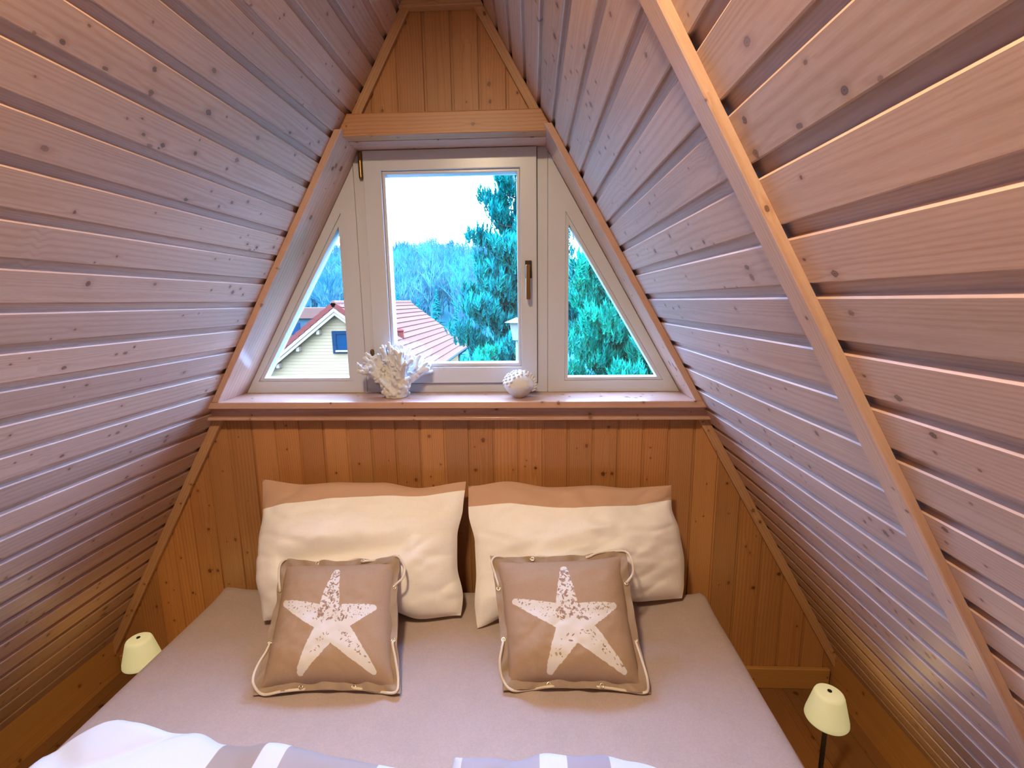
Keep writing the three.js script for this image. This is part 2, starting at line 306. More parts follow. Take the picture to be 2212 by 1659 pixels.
// ---------------------------------------------------------------- bed
const BED = 0.465;
{
  const bed = thing('double_bed', 'wide double bed with a taupe fitted sheet under the window', 'bed', [0, 0, 1.1]);
  const L = -0.905, Rr = 0.925, Z0 = 0.085, Z1 = 2.1, yb = 0.27;
  part('bed_base', box(L + 0.03, Rr - 0.03, 0.10, yb, Z0 + 0.01, Z1 - 0.02, 0.01), M.hidden, bed);
  for (const [x, z] of [[L + 0.1, 0.2], [Rr - 0.1, 0.2], [L + 0.1, 1.95], [Rr - 0.1, 1.95]]) part('leg', bar(V3(x, 0, z), V3(x, 0.1, z), 0.025, 0.03, 12), M.black, bed);
  // mattress in its fitted sheet: rounded slab with soft edges and corner tucks
  const g = new THREE.BoxGeometry(Rr - L, BED - yb, Z1 - Z0, 90, 10, 90), p = g.attributes.position, r = 0.035, cx = (L + Rr) / 2, cy = (BED + yb) / 2, cz = (Z0 + Z1) / 2;
  const hx = (Rr - L) / 2, hy = (BED - yb) / 2, hz = (Z1 - Z0) / 2;
  for (let i = 0; i < p.count; i++) {
    const v = V3().fromBufferAttribute(p, i), q = V3(clamp(v.x, -hx + r, hx - r), clamp(v.y, -hy + r, hy - r), clamp(v.z, -hz + r, hz - r)), d = v.clone().sub(q);
    if (d.lengthSq() > 1e-12) { d.normalize().multiplyScalar(r); v.copy(q).add(d); }
    const top = sstep(hy - 0.05, hy, v.y), cor = Math.exp(-((Math.abs(v.x) - hx) ** 2 + (v.z + hz) ** 2) / 0.0035);
    v.y += top * (0.0035 * (fbm(v.x * 5, v.z * 5, 4) - 0.5) + 0.015 * cor * (0.6 + 0.8 * noise(v.x * 60, v.z * 60, 3)));
    const e = Math.abs(v.x) > hx - 0.004 ? 0.004 * (noise(v.z * 9, v.y * 14, 6) - 0.5) : 0; v.x += Math.sign(v.x) * e;
    p.setXYZ(i, v.x + cx, v.y + cy, v.z + cz);
  }
  g.computeVertexNormals();
  part('fitted_sheet', g, M.sheet, bed);
}

// soft cushion spanned between four corners (top left, top right, bottom right, bottom left)
function cushionGrid(C, thick, o, side, u0 = 0, u1 = 1, N = 56) {
  const pos = [], uv = [], idx = [];
  const n = V3().subVectors(C[1], C[0]).cross(V3().subVectors(C[3], C[0])).normalize().negate();   // towards the viewer
  for (let j = 0; j <= N; j++) for (let i = 0; i <= N; i++) {
    const ui = i / N, vi = j / N, U = lerp(u0, u1, ui), W = lerp(u0, u1, vi);
    const a = 0.5 + (U - 0.5) * (1 - (o.pinchX ?? 0.05) * Math.sin(Math.PI * W)), b = 0.5 + (W - 0.5) * (1 - (o.pinchY ?? 0.05) * Math.sin(Math.PI * U));
    let a2 = a, b2 = b; if (o.loose) { const g = Math.pow(Math.abs(2 * U - 1), 3), k = Math.pow(Math.abs(2 * W - 1), 3); a2 += o.loose * 0.45 * g * (noise(W * 4.5 + o.seed, 3, o.seed) - 0.5); b2 += o.loose * k * (noise(U * 5 + o.seed, 9, o.seed + 1) - 0.5) * (W < 0.5 ? 1.1 : 1.4); a2 = 0.5 + (a2 - 0.5) * (1 - 0.06 * Math.pow(W, 8)); }
    const q = V3().lerpVectors(V3().lerpVectors(C[0], C[1], a2), V3().lerpVectors(C[3], C[2], a2), b2);
    const e = (1 - (2 * ui - 1) ** (o.pow ?? 4)) * (1 - (2 * vi - 1) ** (o.pow ?? 4));
    let t = thick * Math.pow(clamp(e), o.round ?? 0.6) * (1 + (o.heavy ?? 0.3) * (vi - 0.5) * 2);
    const edge = Math.pow(1 - clamp(e), 2), fold = fbm(ui * 5 + o.seed, vi * 5, o.seed) - 0.5, crease = Math.pow(1 - Math.abs(2 * noise(ui * 6 + vi * 5 + o.seed, vi * 7 - ui * 3, o.seed + 3) - 1), 3);
    t += thick * (o.wrinkle ?? 0.12) * Math.pow(clamp(e), 0.35) * (fold * 1.6 - crease * 0.6 * (0.3 + edge)) ;
    q.addScaledVector(n, side * t * (side < 0 ? (o.back ?? 1) : 1));
    if (o.wave) q.addScaledVector(n, o.wave * edge * Math.sin(ui * 9 + vi * 7 + o.seed));
    q.y = Math.max(q.y, BED + 0.0035); q.z = Math.max(q.z, 0.004);
    if (o.clip) o.clip(q);
    pos.push(q.x, q.y, q.z); uv.push(ui, 1 - vi);
  }
  for (let j = 0; j < N; j++) for (let i = 0; i < N; i++) { const a = j * (N + 1) + i, b = a + 1, c = a + N + 1, d = c + 1; side > 0 ? idx.push(a, c, b, b, c, d) : idx.push(a, b, c, b, d, c); }
  const g = new THREE.BufferGeometry(); g.setAttribute('position', new THREE.Float32BufferAttribute(pos, 3)); g.setAttribute('uv', new THREE.Float32BufferAttribute(uv, 2)); g.setIndex(idx); g.computeVertexNormals(); return g;
}
function canvas(w, h, draw) { const c = document.createElement('canvas'); c.width = w; c.height = h; draw(c.getContext('2d'), w, h); const t = new THREE.CanvasTexture(c); t.colorSpace = THREE.SRGBColorSpace; t.magFilter = THREE.LinearFilter; return t; }
function weave(g, w, h, n, a, R) { for (let i = 0; i < n; i++) { const l = R() < 0.5; g.fillStyle = l ? `rgba(255,255,255,${a})` : `rgba(60,40,20,${a})`; const x = R() * w, y = R() * h; R() < 0.5 ? g.fillRect(x, y, 6 + R() * 16, 1) : g.fillRect(x, y, 1, 6 + R() * 16); } }
const CUSHIONS = [[[-0.545, 0.704, 0.300], [-0.148, 0.722, 0.305], [-0.078, 0.474, 0.590], [-0.488, 0.474, 0.605]], [[0.148, 0.720, 0.300], [0.582, 0.748, 0.300], [0.606, 0.474, 0.570], [0.200, 0.474, 0.570]]];
// the cushions dent the pillows they lean on
const dents = CUSHIONS.map((C) => { const c = C.map((q) => V3(...q)), X = c[1].clone().sub(c[0]), Yd = c[3].clone().sub(c[0]), n = X.clone().cross(Yd).normalize().negate(); return (q) => { const d = q.clone().sub(c[0]), u = d.dot(X) / X.lengthSq(), v = d.dot(Yd) / Yd.lengthSq(), k = sstep(-0.12, 0.02, Math.min(u, 1 - u, v, 1 - v)), h = d.dot(n) + 0.03; if (h > 0 && k > 0) q.addScaledVector(n, -h * k); q.y = Math.max(q.y, BED + 0.0035); q.z = Math.max(q.z, 0.004); }; });
// pillowcases: white with a beige cuff along the top, the cuff's edge as it lies on each pillow
function pillow(corners, cuff, opts, label) {
  const C = corners.map((c) => V3(...c)), base = [(C[2].x + C[3].x) / 2, BED, (C[2].z + C[3].z) / 2];
  const p = thing('bed_pillow', label, 'pillow', base, 'large pillows leaning on the gable wall');
  const map = canvas(1024, 512, (g, w, h) => {
    const R = rng(opts.seed);
    g.fillStyle = '#f5efe6'; g.fillRect(0, 0, w, h); weave(g, w, h, 5000, 0.035, R);
    g.fillStyle = '#c39d80'; g.beginPath(); g.moveTo(0, 0); g.lineTo(w, 0);
    for (let i = cuff.length - 1; i >= 0; i--) g.lineTo(cuff[i][0] * w, cuff[i][1] * h);
    g.closePath(); g.fill();
  });
  const m = std(lin(1, 1, 1), 0.92, { map });
  part('pillowcase_front', cushionGrid(C, opts.thick, opts, 1), m, p);
  part('pillowcase_back', cushionGrid(C, opts.thick, { ...opts, back: 0.85 }, -1), m, p);
  return p;
}
M.pillowEdge = std(lin(0.80, 0.74, 0.67), 0.9);
pillow([[-0.728, 0.884, 0.082], [0.032, 0.897, 0.082], [0.052, 0.492, 0.265], [-0.640, 0.480, 0.335]], [[0, 0.215], [0.15, 0.165], [0.4, 0.125], [0.7, 0.105], [1, 0.075]], { thick: 0.115, seed: 4, pinchX: 0.035, pinchY: 0.08, wrinkle: 0.26, heavy: 0.4, pow: 2, round: 0.55, loose: 0.07, clip: dents[0] }, 'white pillow with a narrow beige cuff behind the left starfish cushion');
pillow([[0.058, 0.881, 0.080], [0.787, 0.890, 0.080], [0.838, 0.500, 0.150], [0.080, 0.480, 0.315]], [[0, 0.17], [0.2, 0.165], [0.5, 0.20], [0.8, 0.19], [1, 0.15]], { thick: 0.112, seed: 17, pinchX: 0.02, pinchY: 0.07, wrinkle: 0.28, heavy: 0.4, pow: 2, round: 0.55, loose: 0.07, clip: dents[1] }, 'white pillow with a wide beige cuff behind the right starfish cushion');

// printed cushions: taupe cover, white starfish print, flange with eyelets and a laced rope
function starfish(seed) {
  return canvas(1024, 1024, (g, w, h) => {
    const R = rng(seed), S = w;
    g.fillStyle = '#a98b6c'; g.fillRect(0, 0, w, h); weave(g, w, h, 26000, 0.05, R);
    const tips = [[0.53, 0.085], [0.90, 0.435], [0.885, 0.935], [0.31, 0.955], [0.085, 0.385]], notch = [[0.60, 0.425], [0.705, 0.60], [0.555, 0.735], [0.405, 0.615], [0.43, 0.42]];
    const P = []; const rough = (x, y, k) => P.push([x * S + (R() - 0.5) * k, y * S + (R() - 0.5) * k]);
    for (let i = 0; i < 5; i++) {
      const a = notch[(i + 4) % 5], t = tips[i], b = notch[i], wd = 0.026, dx = t[0] - (a[0] + b[0]) / 2, dy = t[1] - (a[1] + b[1]) / 2, l = Math.hypot(dx, dy), px = -dy / l, py = dx / l;
      const s1 = [t[0] - px * wd - dx / l * 0.02, t[1] - py * wd - dy / l * 0.02], s2 = [t[0] + px * wd - dx / l * 0.02, t[1] + py * wd - dy / l * 0.02];
      const A = Math.hypot(a[0] - s1[0], a[1] - s1[1]) < Math.hypot(a[0] - s2[0], a[1] - s2[1]) ? [s1, s2] : [s2, s1];
      for (let k = 0; k <= 22; k++) { const q = k / 22, bow = 0.018 * Math.sin(Math.PI * q); rough(lerp(a[0], A[0][0], q) + (A[0][0] - t[0]) * bow * 9, lerp(a[1], A[0][1], q) + (A[0][1] - t[1]) * bow * 9, 7); }
      for (let k = 1; k < 6; k++) { const q = Math.PI * k / 6, c = [(A[0][0] + A[1][0]) / 2, (A[0][1] + A[1][1]) / 2]; rough(c[0] + (A[0][0] - c[0]) * Math.cos(q) + dx / l * 0.024 * Math.sin(q), c[1] + (A[0][1] - c[1]) * Math.cos(q) + dy / l * 0.024 * Math.sin(q), 4); }
      for (let k = 0; k < 22; k++) { const q = k / 22, bow = 0.018 * Math.sin(Math.PI * q); rough(lerp(A[1][0], b[0], q) + (A[1][0] - t[0]) * bow * 9, lerp(A[1][1], b[1], q) + (A[1][1] - t[1]) * bow * 9, 7); }
    }
    g.save(); g.beginPath(); P.forEach((p, i) => (i ? g.lineTo(...p) : g.moveTo(...p))); g.closePath(); g.fillStyle = '#ddd6ca'; g.fill(); g.clip();
    const speck = (x, y, s) => { g.save(); g.translate(x * S, y * S); g.rotate(R() * 3); g.beginPath(); g.ellipse(0, 0, s * (0.5 + R() * 0.9), s * (0.25 + R() * 0.4), 0, 0, 6.3); g.fillStyle = `rgba(150,118,98,${0.55 + R() * 0.4})`; g.fill(); g.restore(); };
    for (let i = 0; i < 115; i++) { const q = Math.pow(R(), 0.8); speck(0.53 + (R() - 0.5) * lerp(0.05, 0.24, q), lerp(0.11, 0.55, q), 8 + 12 * R()); }
    for (let i = 0; i < 60; i++) { const q = R(); speck(lerp(0.13, 0.48, q), lerp(0.38, 0.52, q) + (R() - 0.5) * 0.13, 4 + 7 * R()); }
    for (let i = 0; i < 60; i++) { const q = R(); speck(lerp(0.86, 0.58, q), lerp(0.44, 0.51, q) + (R() - 0.5) * 0.12, 4 + 8 * R()); }
    for (let i = 0; i < 34; i++) { const q = R(); speck(lerp(0.60, 0.85, q) + (R() - 0.3) * 0.09, lerp(0.64, 0.88, q) + (R() - 0.6) * 0.06, 5 + 7 * R()); }
    for (let i = 0; i < 14; i++) { const q = R(); speck(lerp(0.50, 0.38, q) + (R() - 0.5) * 0.1, lerp(0.66, 0.84, q), 5 + 8 * R()); }
    g.restore();
  });
}
function printedCushion(corners, seed, opts, label) {
  const C = corners.map((c) => V3(...c)), base = [(C[2].x + C[3].x) / 2, BED, (C[2].z + C[3].z) / 2];
  const t = thing('throw_cushion', label, 'cushion', base, 'starfish cushions in front of the pillows');
  const front = std(lin(1, 1, 1), 0.92, { map: starfish(seed) });
  const n = V3().subVectors(C[1], C[0]).cross(V3().subVectors(C[3], C[0])).normalize().negate();
  part('cover_front', cushionGrid(C, opts.thick, opts, 1, 0.045, 0.955, 64), front, t);
  part('cover_back', cushionGrid(C, opts.thick, { ...opts, back: 0.3 }, -1, 0.045, 0.955, 40), M.cover, t);
  const at = (u, v, lift = 0) => { const a = 0.5 + (u - 0.5) * (1 - opts.pinchX * Math.sin(Math.PI * clamp(v))), b = 0.5 + (v - 0.5) * (1 - opts.pinchY * Math.sin(Math.PI * clamp(u))); const q = V3().lerpVectors(V3().lerpVectors(C[0], C[1], a), V3().lerpVectors(C[3], C[2], a), b); q.addScaledVector(n, lift + 0.006 * Math.sin(u * 23 + v * 17 + seed) + 0.004 * Math.sin(u * 41 - v * 37 + seed)); q.y = Math.max(q.y, BED + 0.005); return q; };
  // ruffled flange: a thin hem all round
  const ring = []; const M4 = 44;
  for (let s = 0; s < 4; s++) for (let k = 0; k < M4; k++) ring.push([s, k / M4]);
  const edgeAt = ([s, q], inn) => { const i = inn, o = 1 - inn; return s === 0 ? [lerp(i, o, q), i] : s === 1 ? [o, lerp(i, o, q)] : s === 2 ? [lerp(o, i, q), o] : [i, lerp(o, i, q)]; };
  const pos = [], idx = [];
  ring.forEach((r) => { for (const [inn, lift] of [[0.062, 0.004], [0.0, 0.0025], [0.0, -0.0025], [0.062, -0.004]]) { const q = at(...edgeAt(r, inn), lift); pos.push(q.x, q.y, q.z); } });
  const nR = ring.length; for (let k = 0; k < nR; k++) for (let c = 0; c < 4; c++) { const a = k * 4 + c, b = k * 4 + (c + 1) % 4, d = ((k + 1) % nR) * 4 + c, e = ((k + 1) % nR) * 4 + (c + 1) % 4; idx.push(a, b, d, b, e, d); }
  const fg = new THREE.BufferGeometry(); fg.setAttribute('position', new THREE.Float32BufferAttribute(pos, 3)); fg.setIndex(idx); fg.computeVertexNormals();
  const fuv = new Float32Array(pos.length / 3 * 2); for (let i = 0; i < pos.length / 3; i++) { fuv[2 * i] = pos[3 * i] * 3; fuv[2 * i + 1] = pos[3 * i + 1] * 3 + pos[3 * i + 2] * 3; } fg.setAttribute('uv', new THREE.BufferAttribute(fuv, 2));
  part('flange', fg, M.cover, t);
  const eyes = [[0.31, 0.024], [0.70, 0.024], [0.976, 0.26], [0.976, 0.66], [0.68, 0.976], [0.32, 0.976], [0.024, 0.66], [0.024, 0.27]];
  for (const [u, v] of eyes) {
    const q = at(u, v, 0.005), g = new THREE.TorusGeometry(0.0052, 0.0016, 8, 18); g.applyQuaternion(new THREE.Quaternion().setFromUnitVectors(V3(0, 0, 1), n)); g.translate(q.x, q.y, q.z); part('eyelet', strip(g), M.steel, t);
  }
  const f = 0.011, bk = -0.012, sl = opts.slack;
  const path = [[0.31, 0.024, 0], [0.33, -0.005, bk * 0.3], [0.5, 0.0, bk], [0.66, -0.005, bk * 0.3], [0.70, 0.024, 0], [0.72, 0.03, f], [0.78, 0.01, f * 0.4], [0.9, -0.005, bk * 0.3], [1.0, 0.02, f], [1.0 + sl, 0.10, f], [1.0 + sl, 0.19, f], [0.985, 0.25, f], [0.976, 0.26, 0], [0.98, 0.3, bk], [0.985, 0.46, bk], [0.98, 0.62, bk], [0.976, 0.66, 0], [0.974, 0.68, f], [0.985, 0.8, f * 1.2], [0.99, 0.92, f * 1.2], [0.975, 0.99, f * 0.6], [0.85, 0.995, bk * 0.3], [0.68, 0.985, 0.002], [0.62, 0.985, bk * 0.6], [0.5, 0.99, bk], [0.38, 0.985, bk * 0.6], [0.32, 0.99, 0.004], [0.2, 0.998, bk * 0.2], [0.06, 0.998, f * 0.3], [0.005, 0.93, f * 1.2], [0.0 - sl * 0.3, 0.82, f * 1.2], [0.012, 0.72, f], [0.024, 0.66, f * 0.3], [0.02, 0.62, bk], [0.015, 0.46, bk], [0.02, 0.31, bk], [0.024, 0.27, 0], [0.028, 0.25, f], [0.015, 0.16, f], [0.006, 0.05, f], [0.04, 0.005, f * 0.5], [0.16, 0.0, bk], [0.27, 0.005, bk * 0.4]];
  part('rope', tube(path.map(([u, v, l]) => at(u, v, l)), 0.0037, 340, 8, true), M.rope, t);
  return t;
}
printedCushion(CUSHIONS[0], 5, { thick: 0.062, seed: 5, pinchX: 0.05, pinchY: 0.06, wrinkle: 0.12, heavy: 0.12, slack: 0.05 }, 'taupe cushion with a white starfish print leaning on the left pillow');
printedCushion(CUSHIONS[1], 8, { thick: 0.064, seed: 8, pinchX: 0.04, pinchY: 0.05, wrinkle: 0.12, heavy: 0.12, slack: 0.03 }, 'taupe cushion with a white starfish print leaning on the right pillow');

// folded duvets at the foot end, white and greige stripes running along the bed
function duvet(x0, x1, front, height, stripes, seed, label) {
  const N = 90, zB = 2.02, pos = [], uv = [], idx = [], r = 0.055;
  const map = canvas(1024, 64, (g, w, h) => { g.fillStyle = '#d3d3d6'; g.fillRect(0, 0, w, h); for (const [a, b, col] of stripes) { g.fillStyle = col; g.fillRect((a - x0) / (x1 - x0) * w, 0, (b - a) / (x1 - x0) * w, h); } });
  for (let j = 0; j <= N; j++) for (let i = 0; i <= N; i++) {
    const q = i / N, s = Math.pow(j / N, 1.7), x = lerp(x0, x1, q), zf = front(x) + 0.018 * (noise(x * 16, seed, seed) - 0.5), z = lerp(zf, zB, s);
    const e = Math.min(x - x0, x1 - x, z - zf, zB - z), k = clamp(e / r), dome = Math.sqrt(Math.max(0, 1 - (1 - k) ** 2));
    const fold = 0.022 * (fbm(x * 6 + seed, z * 3, seed) - 0.5) - 0.016 * Math.pow(1 - Math.abs(2 * noise(x * 5 + z * 4, z * 2.2 - x * 2, seed + 2) - 1), 5);
    pos.push(x, BED + 0.004 + Math.max(0, height(x, z) * dome + fold * Math.min(1, k * 1.4)), z); uv.push(q, s);
  }
  for (let j = 0; j < N; j++) for (let i = 0; i < N; i++) { const a = j * (N + 1) + i, b = a + 1, c = a + N + 1, d = c + 1; idx.push(a, c, b, b, c, d); }
  const g = new THREE.BufferGeometry(); g.setAttribute('position', new THREE.Float32BufferAttribute(pos, 3)); g.setAttribute('uv', new THREE.Float32BufferAttribute(uv, 2)); g.setIndex(idx); g.computeVertexNormals();
  const cx = (x0 + x1) / 2, t = thing('folded_duvet', label, 'duvet', [cx, BED, 1.3], 'folded duvets at the foot of the bed');
  part('duvet_cover', g, std(lin(1, 1, 1), 0.92, { map }), t);
  part('underside', box(x0 + 0.03, x1 - 0.03, BED + 0.003, BED + 0.006, 0.88, zB - 0.03), M.pillowEdge, t);
}
duvet(-0.80, 0.025, (x) => 0.775 + 0.09 * sstep(-0.66, -0.80, x) + 0.035 * sstep(-0.35, 0.02, x), (x, z) => 0.062 + 0.058 * sstep(-0.40, -0.66, x) + 0.018 * sstep(-0.1, -0.3, x), [[-0.425, -0.325, '#a08f84'], [-0.27, -0.065, '#a59a97']], 3, 'folded white and greige striped duvet bulging at the left bed side');
duvet(0.095, 0.64, (x) => 0.785 + 0.05 * sstep(0.5, 0.64, x), (x, z) => 0.066 + 0.012 * sstep(0.15, 0.4, x), [[0.125, 0.298, '#a9a0a2'], [0.358, 0.452, '#a59b9f']], 12, 'flatter folded white and greige striped duvet right of the bed centre');

// ---------------------------------------------------------------- bedside lamps standing on the floor
function tableLamp(x, z, label) {
  const t = thing('table_lamp', label, 'lamp', [x, 0, z], 'cordless lamps beside the bed');
  const y = 0.305, prof = [[0.0555, y], [0.0575, y + 0.004], [0.056, y + 0.016], [0.040, y + 0.082], [0.037, y + 0.089], [0.031, y + 0.0935], [0.012, y + 0.0955], [0.0, y + 0.0955]];
  const inn = prof.slice(0, -1).reverse().map(([r, yy]) => [Math.max(0.001, r - 0.003), yy - 0.002]);
  part('lamp_shade', strip(new THREE.LatheGeometry([...prof].reverse().concat(prof.slice(0, 1).map(([r]) => [r - 0.003, y]), inn.reverse().slice(1)).map((p) => new THREE.Vector2(...p)), 48).translate(x, 0, z)), M.shade, t);
  part('touch_button', strip(new THREE.CylinderGeometry(0.006, 0.006, 0.002, 14).translate(x, y + 0.0965, z)), M.black, t);
  part('stem', bar(V3(x, 0.012, z), V3(x, y + 0.09, z), 0.0065, 0.0065, 14), M.black, t);
  part('base', strip(new THREE.LatheGeometry([[0, 0.016], [0.01, 0.016], [0.05, 0.012], [0.054, 0.008], [0.054, 0.0005], [0, 0.0005]].map((p) => new THREE.Vector2(...p)), 40).translate(x, 0, z)), M.black, t);
  const l = new THREE.PointLight(lin(1, 0.66, 0.22), 0.06, 0, 2); l.position.set(x, y + 0.03, z + 0.0); l.castShadow = true; scene.add(l);
}
M.shade = new THREE.MeshStandardMaterial({ color: lin(0.74, 0.70, 0.52), roughness: 0.6, emissive: lin(0.95, 0.92, 0.42), emissiveIntensity: 0.26 });
tableLamp(-1.085, 0.298, 'small glowing cream mushroom lamp beside the left bed edge');
tableLamp(1.151, 0.466, 'small glowing cream mushroom lamp beside the right bed edge');
console.log('bed done');

// ---------------------------------------------------------------- ornaments on the sill
{
  const R = rng(41), segs = [];
  const grow = (p, d, len, r, depth) => {
    const q = p.clone().addScaledVector(d, len); segs.push([p, q, r, r * 0.82]);
    if (depth === 0) { for (let k = 0; k < 2; k++) { const e = d.clone().add(V3(R() - 0.5, R() * 0.5 - 0.1, R() - 0.5).multiplyScalar(1.5)).normalize(); segs.push([q, q.clone().addScaledVector(e, 0.009 + R() * 0.009), r * 0.85, r * 0.66]); } return; }
    const n = 2 + (R() < 0.45 ? 1 : 0);
    for (let k = 0; k < n; k++) { const e = d.clone().add(V3(R() - 0.5, (R() - 0.42) * 0.7, R() - 0.5).multiplyScalar(1.15)).normalize(); grow(q, e, len * (0.62 + R() * 0.3), r * 0.84, depth - 1); }
    for (let k = 0; k < 3; k++) { const e = V3(R() - 0.5, R() * 0.4 - 0.05, R() - 0.5).normalize(), m = p.clone().lerp(q, 0.25 + 0.25 * k + 0.1 * R()); segs.push([m, m.clone().addScaledVector(e, r + 0.004 + 0.006 * R()), r * 0.75, r * 0.55]); }
  };
  for (let k = 0; k < 15; k++) {
    const a = lerp(-1.15, 1.15, (k + 0.5) / 15) + (R() - 0.5) * 0.12, b = (R() - 0.5) * 0.9, d = V3(Math.sin(a), Math.cos(a) * 0.95 + 0.1, b).normalize();
    grow(V3(Math.sin(a) * 0.02, 0.03 + R() * 0.012, b * 0.016), d, 0.046 + 0.014 * R() + (Math.abs(a) < 0.5 ? 0.008 : 0), 0.0108, 2);
  }
  for (let k = 0; k < 8; k++) { const a = k / 8 * 6.283; segs.push([V3(Math.cos(a) * 0.024, 0.008, Math.sin(a) * 0.020), V3(Math.cos(a) * 0.030, 0.042, Math.sin(a) * 0.024), 0.017, 0.014]); }
  segs.push([V3(0, 0.01, 0), V3(0, 0.05, 0), 0.026, 0.026]);
  for (let k = 0; k < 70; k++) { const a = R() * 6.283, y = 0.012 + R() * 0.06, r = 0.034 + 0.012 * (y / 0.07) , p = V3(Math.cos(a) * r * 1.05, y, Math.sin(a) * r * 0.8); segs.push([p.clone().multiplyScalar(0.85), p.clone().add(V3(Math.cos(a) * 0.008, 0.006 * R(), Math.sin(a) * 0.008)), 0.0085, 0.0055 + 0.002 * R()]); }
  const N = 92, mc = new MarchingCubes(N, M.coral, false, false, 160000), H = 0.135, cy = 0.105; mc.isolation = 0; mc.field.fill(-1);
  const at = (i) => (i - N / 2) / (N / 2) * H, A = V3(), B = V3(), P = V3();
  const f = new Float32Array(N * N * N).fill(1);
  for (const [p, q, r0, r1] of segs) {
    const lo = p.clone().min(q).subScalar(0.02), hi = p.clone().max(q).addScalar(0.02), I = (v) => clamp(Math.round(v / H * N / 2 + N / 2), 0, N - 1);
    for (let z = I(lo.z); z <= I(hi.z); z++) for (let y = I(lo.y - cy); y <= I(hi.y - cy); y++) for (let x = I(lo.x); x <= I(hi.x); x++) {
      P.set(at(x), at(y) + cy, at(z)); A.subVectors(P, p); B.subVectors(q, p); const t = clamp(A.dot(B) / B.lengthSq()), d = A.addScaledVector(B, -t).length() - lerp(r0, r1, t), k = x + y * N + z * N * N, h = Math.max(0.0035 - Math.abs(d - f[k]), 0) / 0.0035;
      f[k] = Math.min(d, f[k]) - h * h * 0.0035 * 0.25;
    }
  }
  for (let k = 0; k < f.length; k++) mc.field[k] = -f[k] * 20;
  mc.update();
  const n = mc.count ?? mc.geometry.drawRange.count, g = new THREE.BufferGeometry();
  const src = mc.positionArray, pos = new Float32Array(n * 3), nor = new Float32Array(n * 3);
  for (let i = 0; i < n * 3; i++) pos[i] = src[i] * H;
  g.setAttribute('position', new THREE.BufferAttribute(pos, 3));
  let gg = mergeVertices(g, 1e-5); gg.translate(0, cy, 0);
  const pp = gg.attributes.position; for (let i = 0; i < pp.count; i++) { const v = V3().fromBufferAttribute(pp, i); const b = 0.0016 * (noise(v.x * 320, v.y * 320 + v.z * 150, 5) - 0.5); pp.setXYZ(i, v.x + b, Math.max(0.0008, v.y + b), v.z + b); }
  gg.computeVertexNormals(); gg.translate(-0.222, 1.187, -0.006);
  single('coral', gg, M.coral, 'white branching coral standing on the window sill', 'ornament', null, null, [-0.222, 1.187, -0.006]);
}
{
  const cx = 0.239, cz = 0.004, y0 = 1.187, t = thing('sea_shell', 'round white knobbly shell standing on the window sill', 'ornament', [cx, y0, cz]);
  const g = new THREE.SphereGeometry(1, 72, 48), p = g.attributes.position;
  const R = rng(6), knobs = [];
  for (let k = 0; k < 70; k++) { const a = k * 2.39996, yy = 1 - (k + 0.5) / 70 * 0.95, r = Math.sqrt(1 - yy * yy); knobs.push(V3(r * Math.cos(a), yy, r * Math.sin(a))); }
  for (let i = 0; i < p.count; i++) {
    const v = V3().fromBufferAttribute(p, i); let d = 0;
    d += 0.03 * sstep(-0.2, 0.5, v.x) * (noise(v.x * 6, v.y * 7 + v.z * 5, 3) - 0.5) * 2 + 0.05 * (fbm(v.x * 5 + 3, v.y * 5 + v.z * 4, 8) - 0.5);
    v.multiplyScalar(1 + d); const w = 0.0575 * (1 - 0.24 * sstep(0.1, -0.95, v.y));
    p.setXYZ(i, v.x * w, Math.max(0.0005, 0.047 + v.y * 0.0495), v.z * w * 0.92);
  }
  g.computeVertexNormals(); part('shell_body', strip(g.translate(cx, y0, cz)), M.coral, t);
  const kn = []; for (const k of knobs) { if (k.y < 0.28 && k.x > -0.5) continue; if (k.x * 0.5 + k.z * 0.9 > 0.62 && k.y < 0.75) continue; kn.push(ball(cx + k.x * 0.0575, y0 + 0.047 + k.y * 0.0505, cz + k.z * 0.0535, 0.0046 + 0.0022 * R(), 1, 1, 1, 8)); }
  part('knobs', merge(kn), M.coral, t);
  const fr = []; for (let k = 0; k < 9; k++) { const a = lerp(-0.5, 1.1, k / 8); fr.push(bar(V3(cx + 0.050 * Math.cos(a), y0 + 0.05 + 0.042 * Math.sin(a), cz + 0.012), V3(cx + 0.0645 * Math.cos(a + 0.1), y0 + 0.052 + 0.054 * Math.sin(a + 0.1), cz + 0.012 + 0.006 * (R() - 0.5)), 0.0075, 0.0035, 8)); }
  part('fringe', merge(fr), M.coral, t);
}
console.log('ornaments done');

// ---------------------------------------------------------------- outside
const GROUND = -3.3;
const hillY = (x, z) => GROUND + 11.6 * Math.pow(sstep(-34, -118, z), 0.8) * (0.90 + 0.2 * noise(x * 0.05, 2, 4));
const matt = (r, g, b) => new THREE.MeshPhysicalMaterial({ color: lin(r, g, b), roughness: 1, specularIntensity: 0 });
const OUT = {
  grass: matt(0.012, 0.055, 0.055),
  tile: Array.from({ length: 3 }, (_, i) => matt(0.074 + i * 0.006, 0.034 + i * 0.0015, 0.0215)), ridge: matt(0.085, 0.038, 0.024), verge: matt(0.075, 0.017, 0.011),
  siding: matt(0.17, 0.104, 0.047), fascia: matt(0.16, 0.105, 0.06), dark: matt(0.004, 0.013, 0.020), winglass: matt(0.002, 0.015, 0.026), metal: matt(0.02, 0.035, 0.035),
  needle: matt(0.004, 0.105, 0.080), needle2: matt(0.005, 0.135, 0.072), bark: matt(0.04, 0.035, 0.03),
  twig: matt(0.022, 0.088, 0.092), fir: matt(0.004, 0.055, 0.045), lantern: matt(0.12, 0.11, 0.075),
};
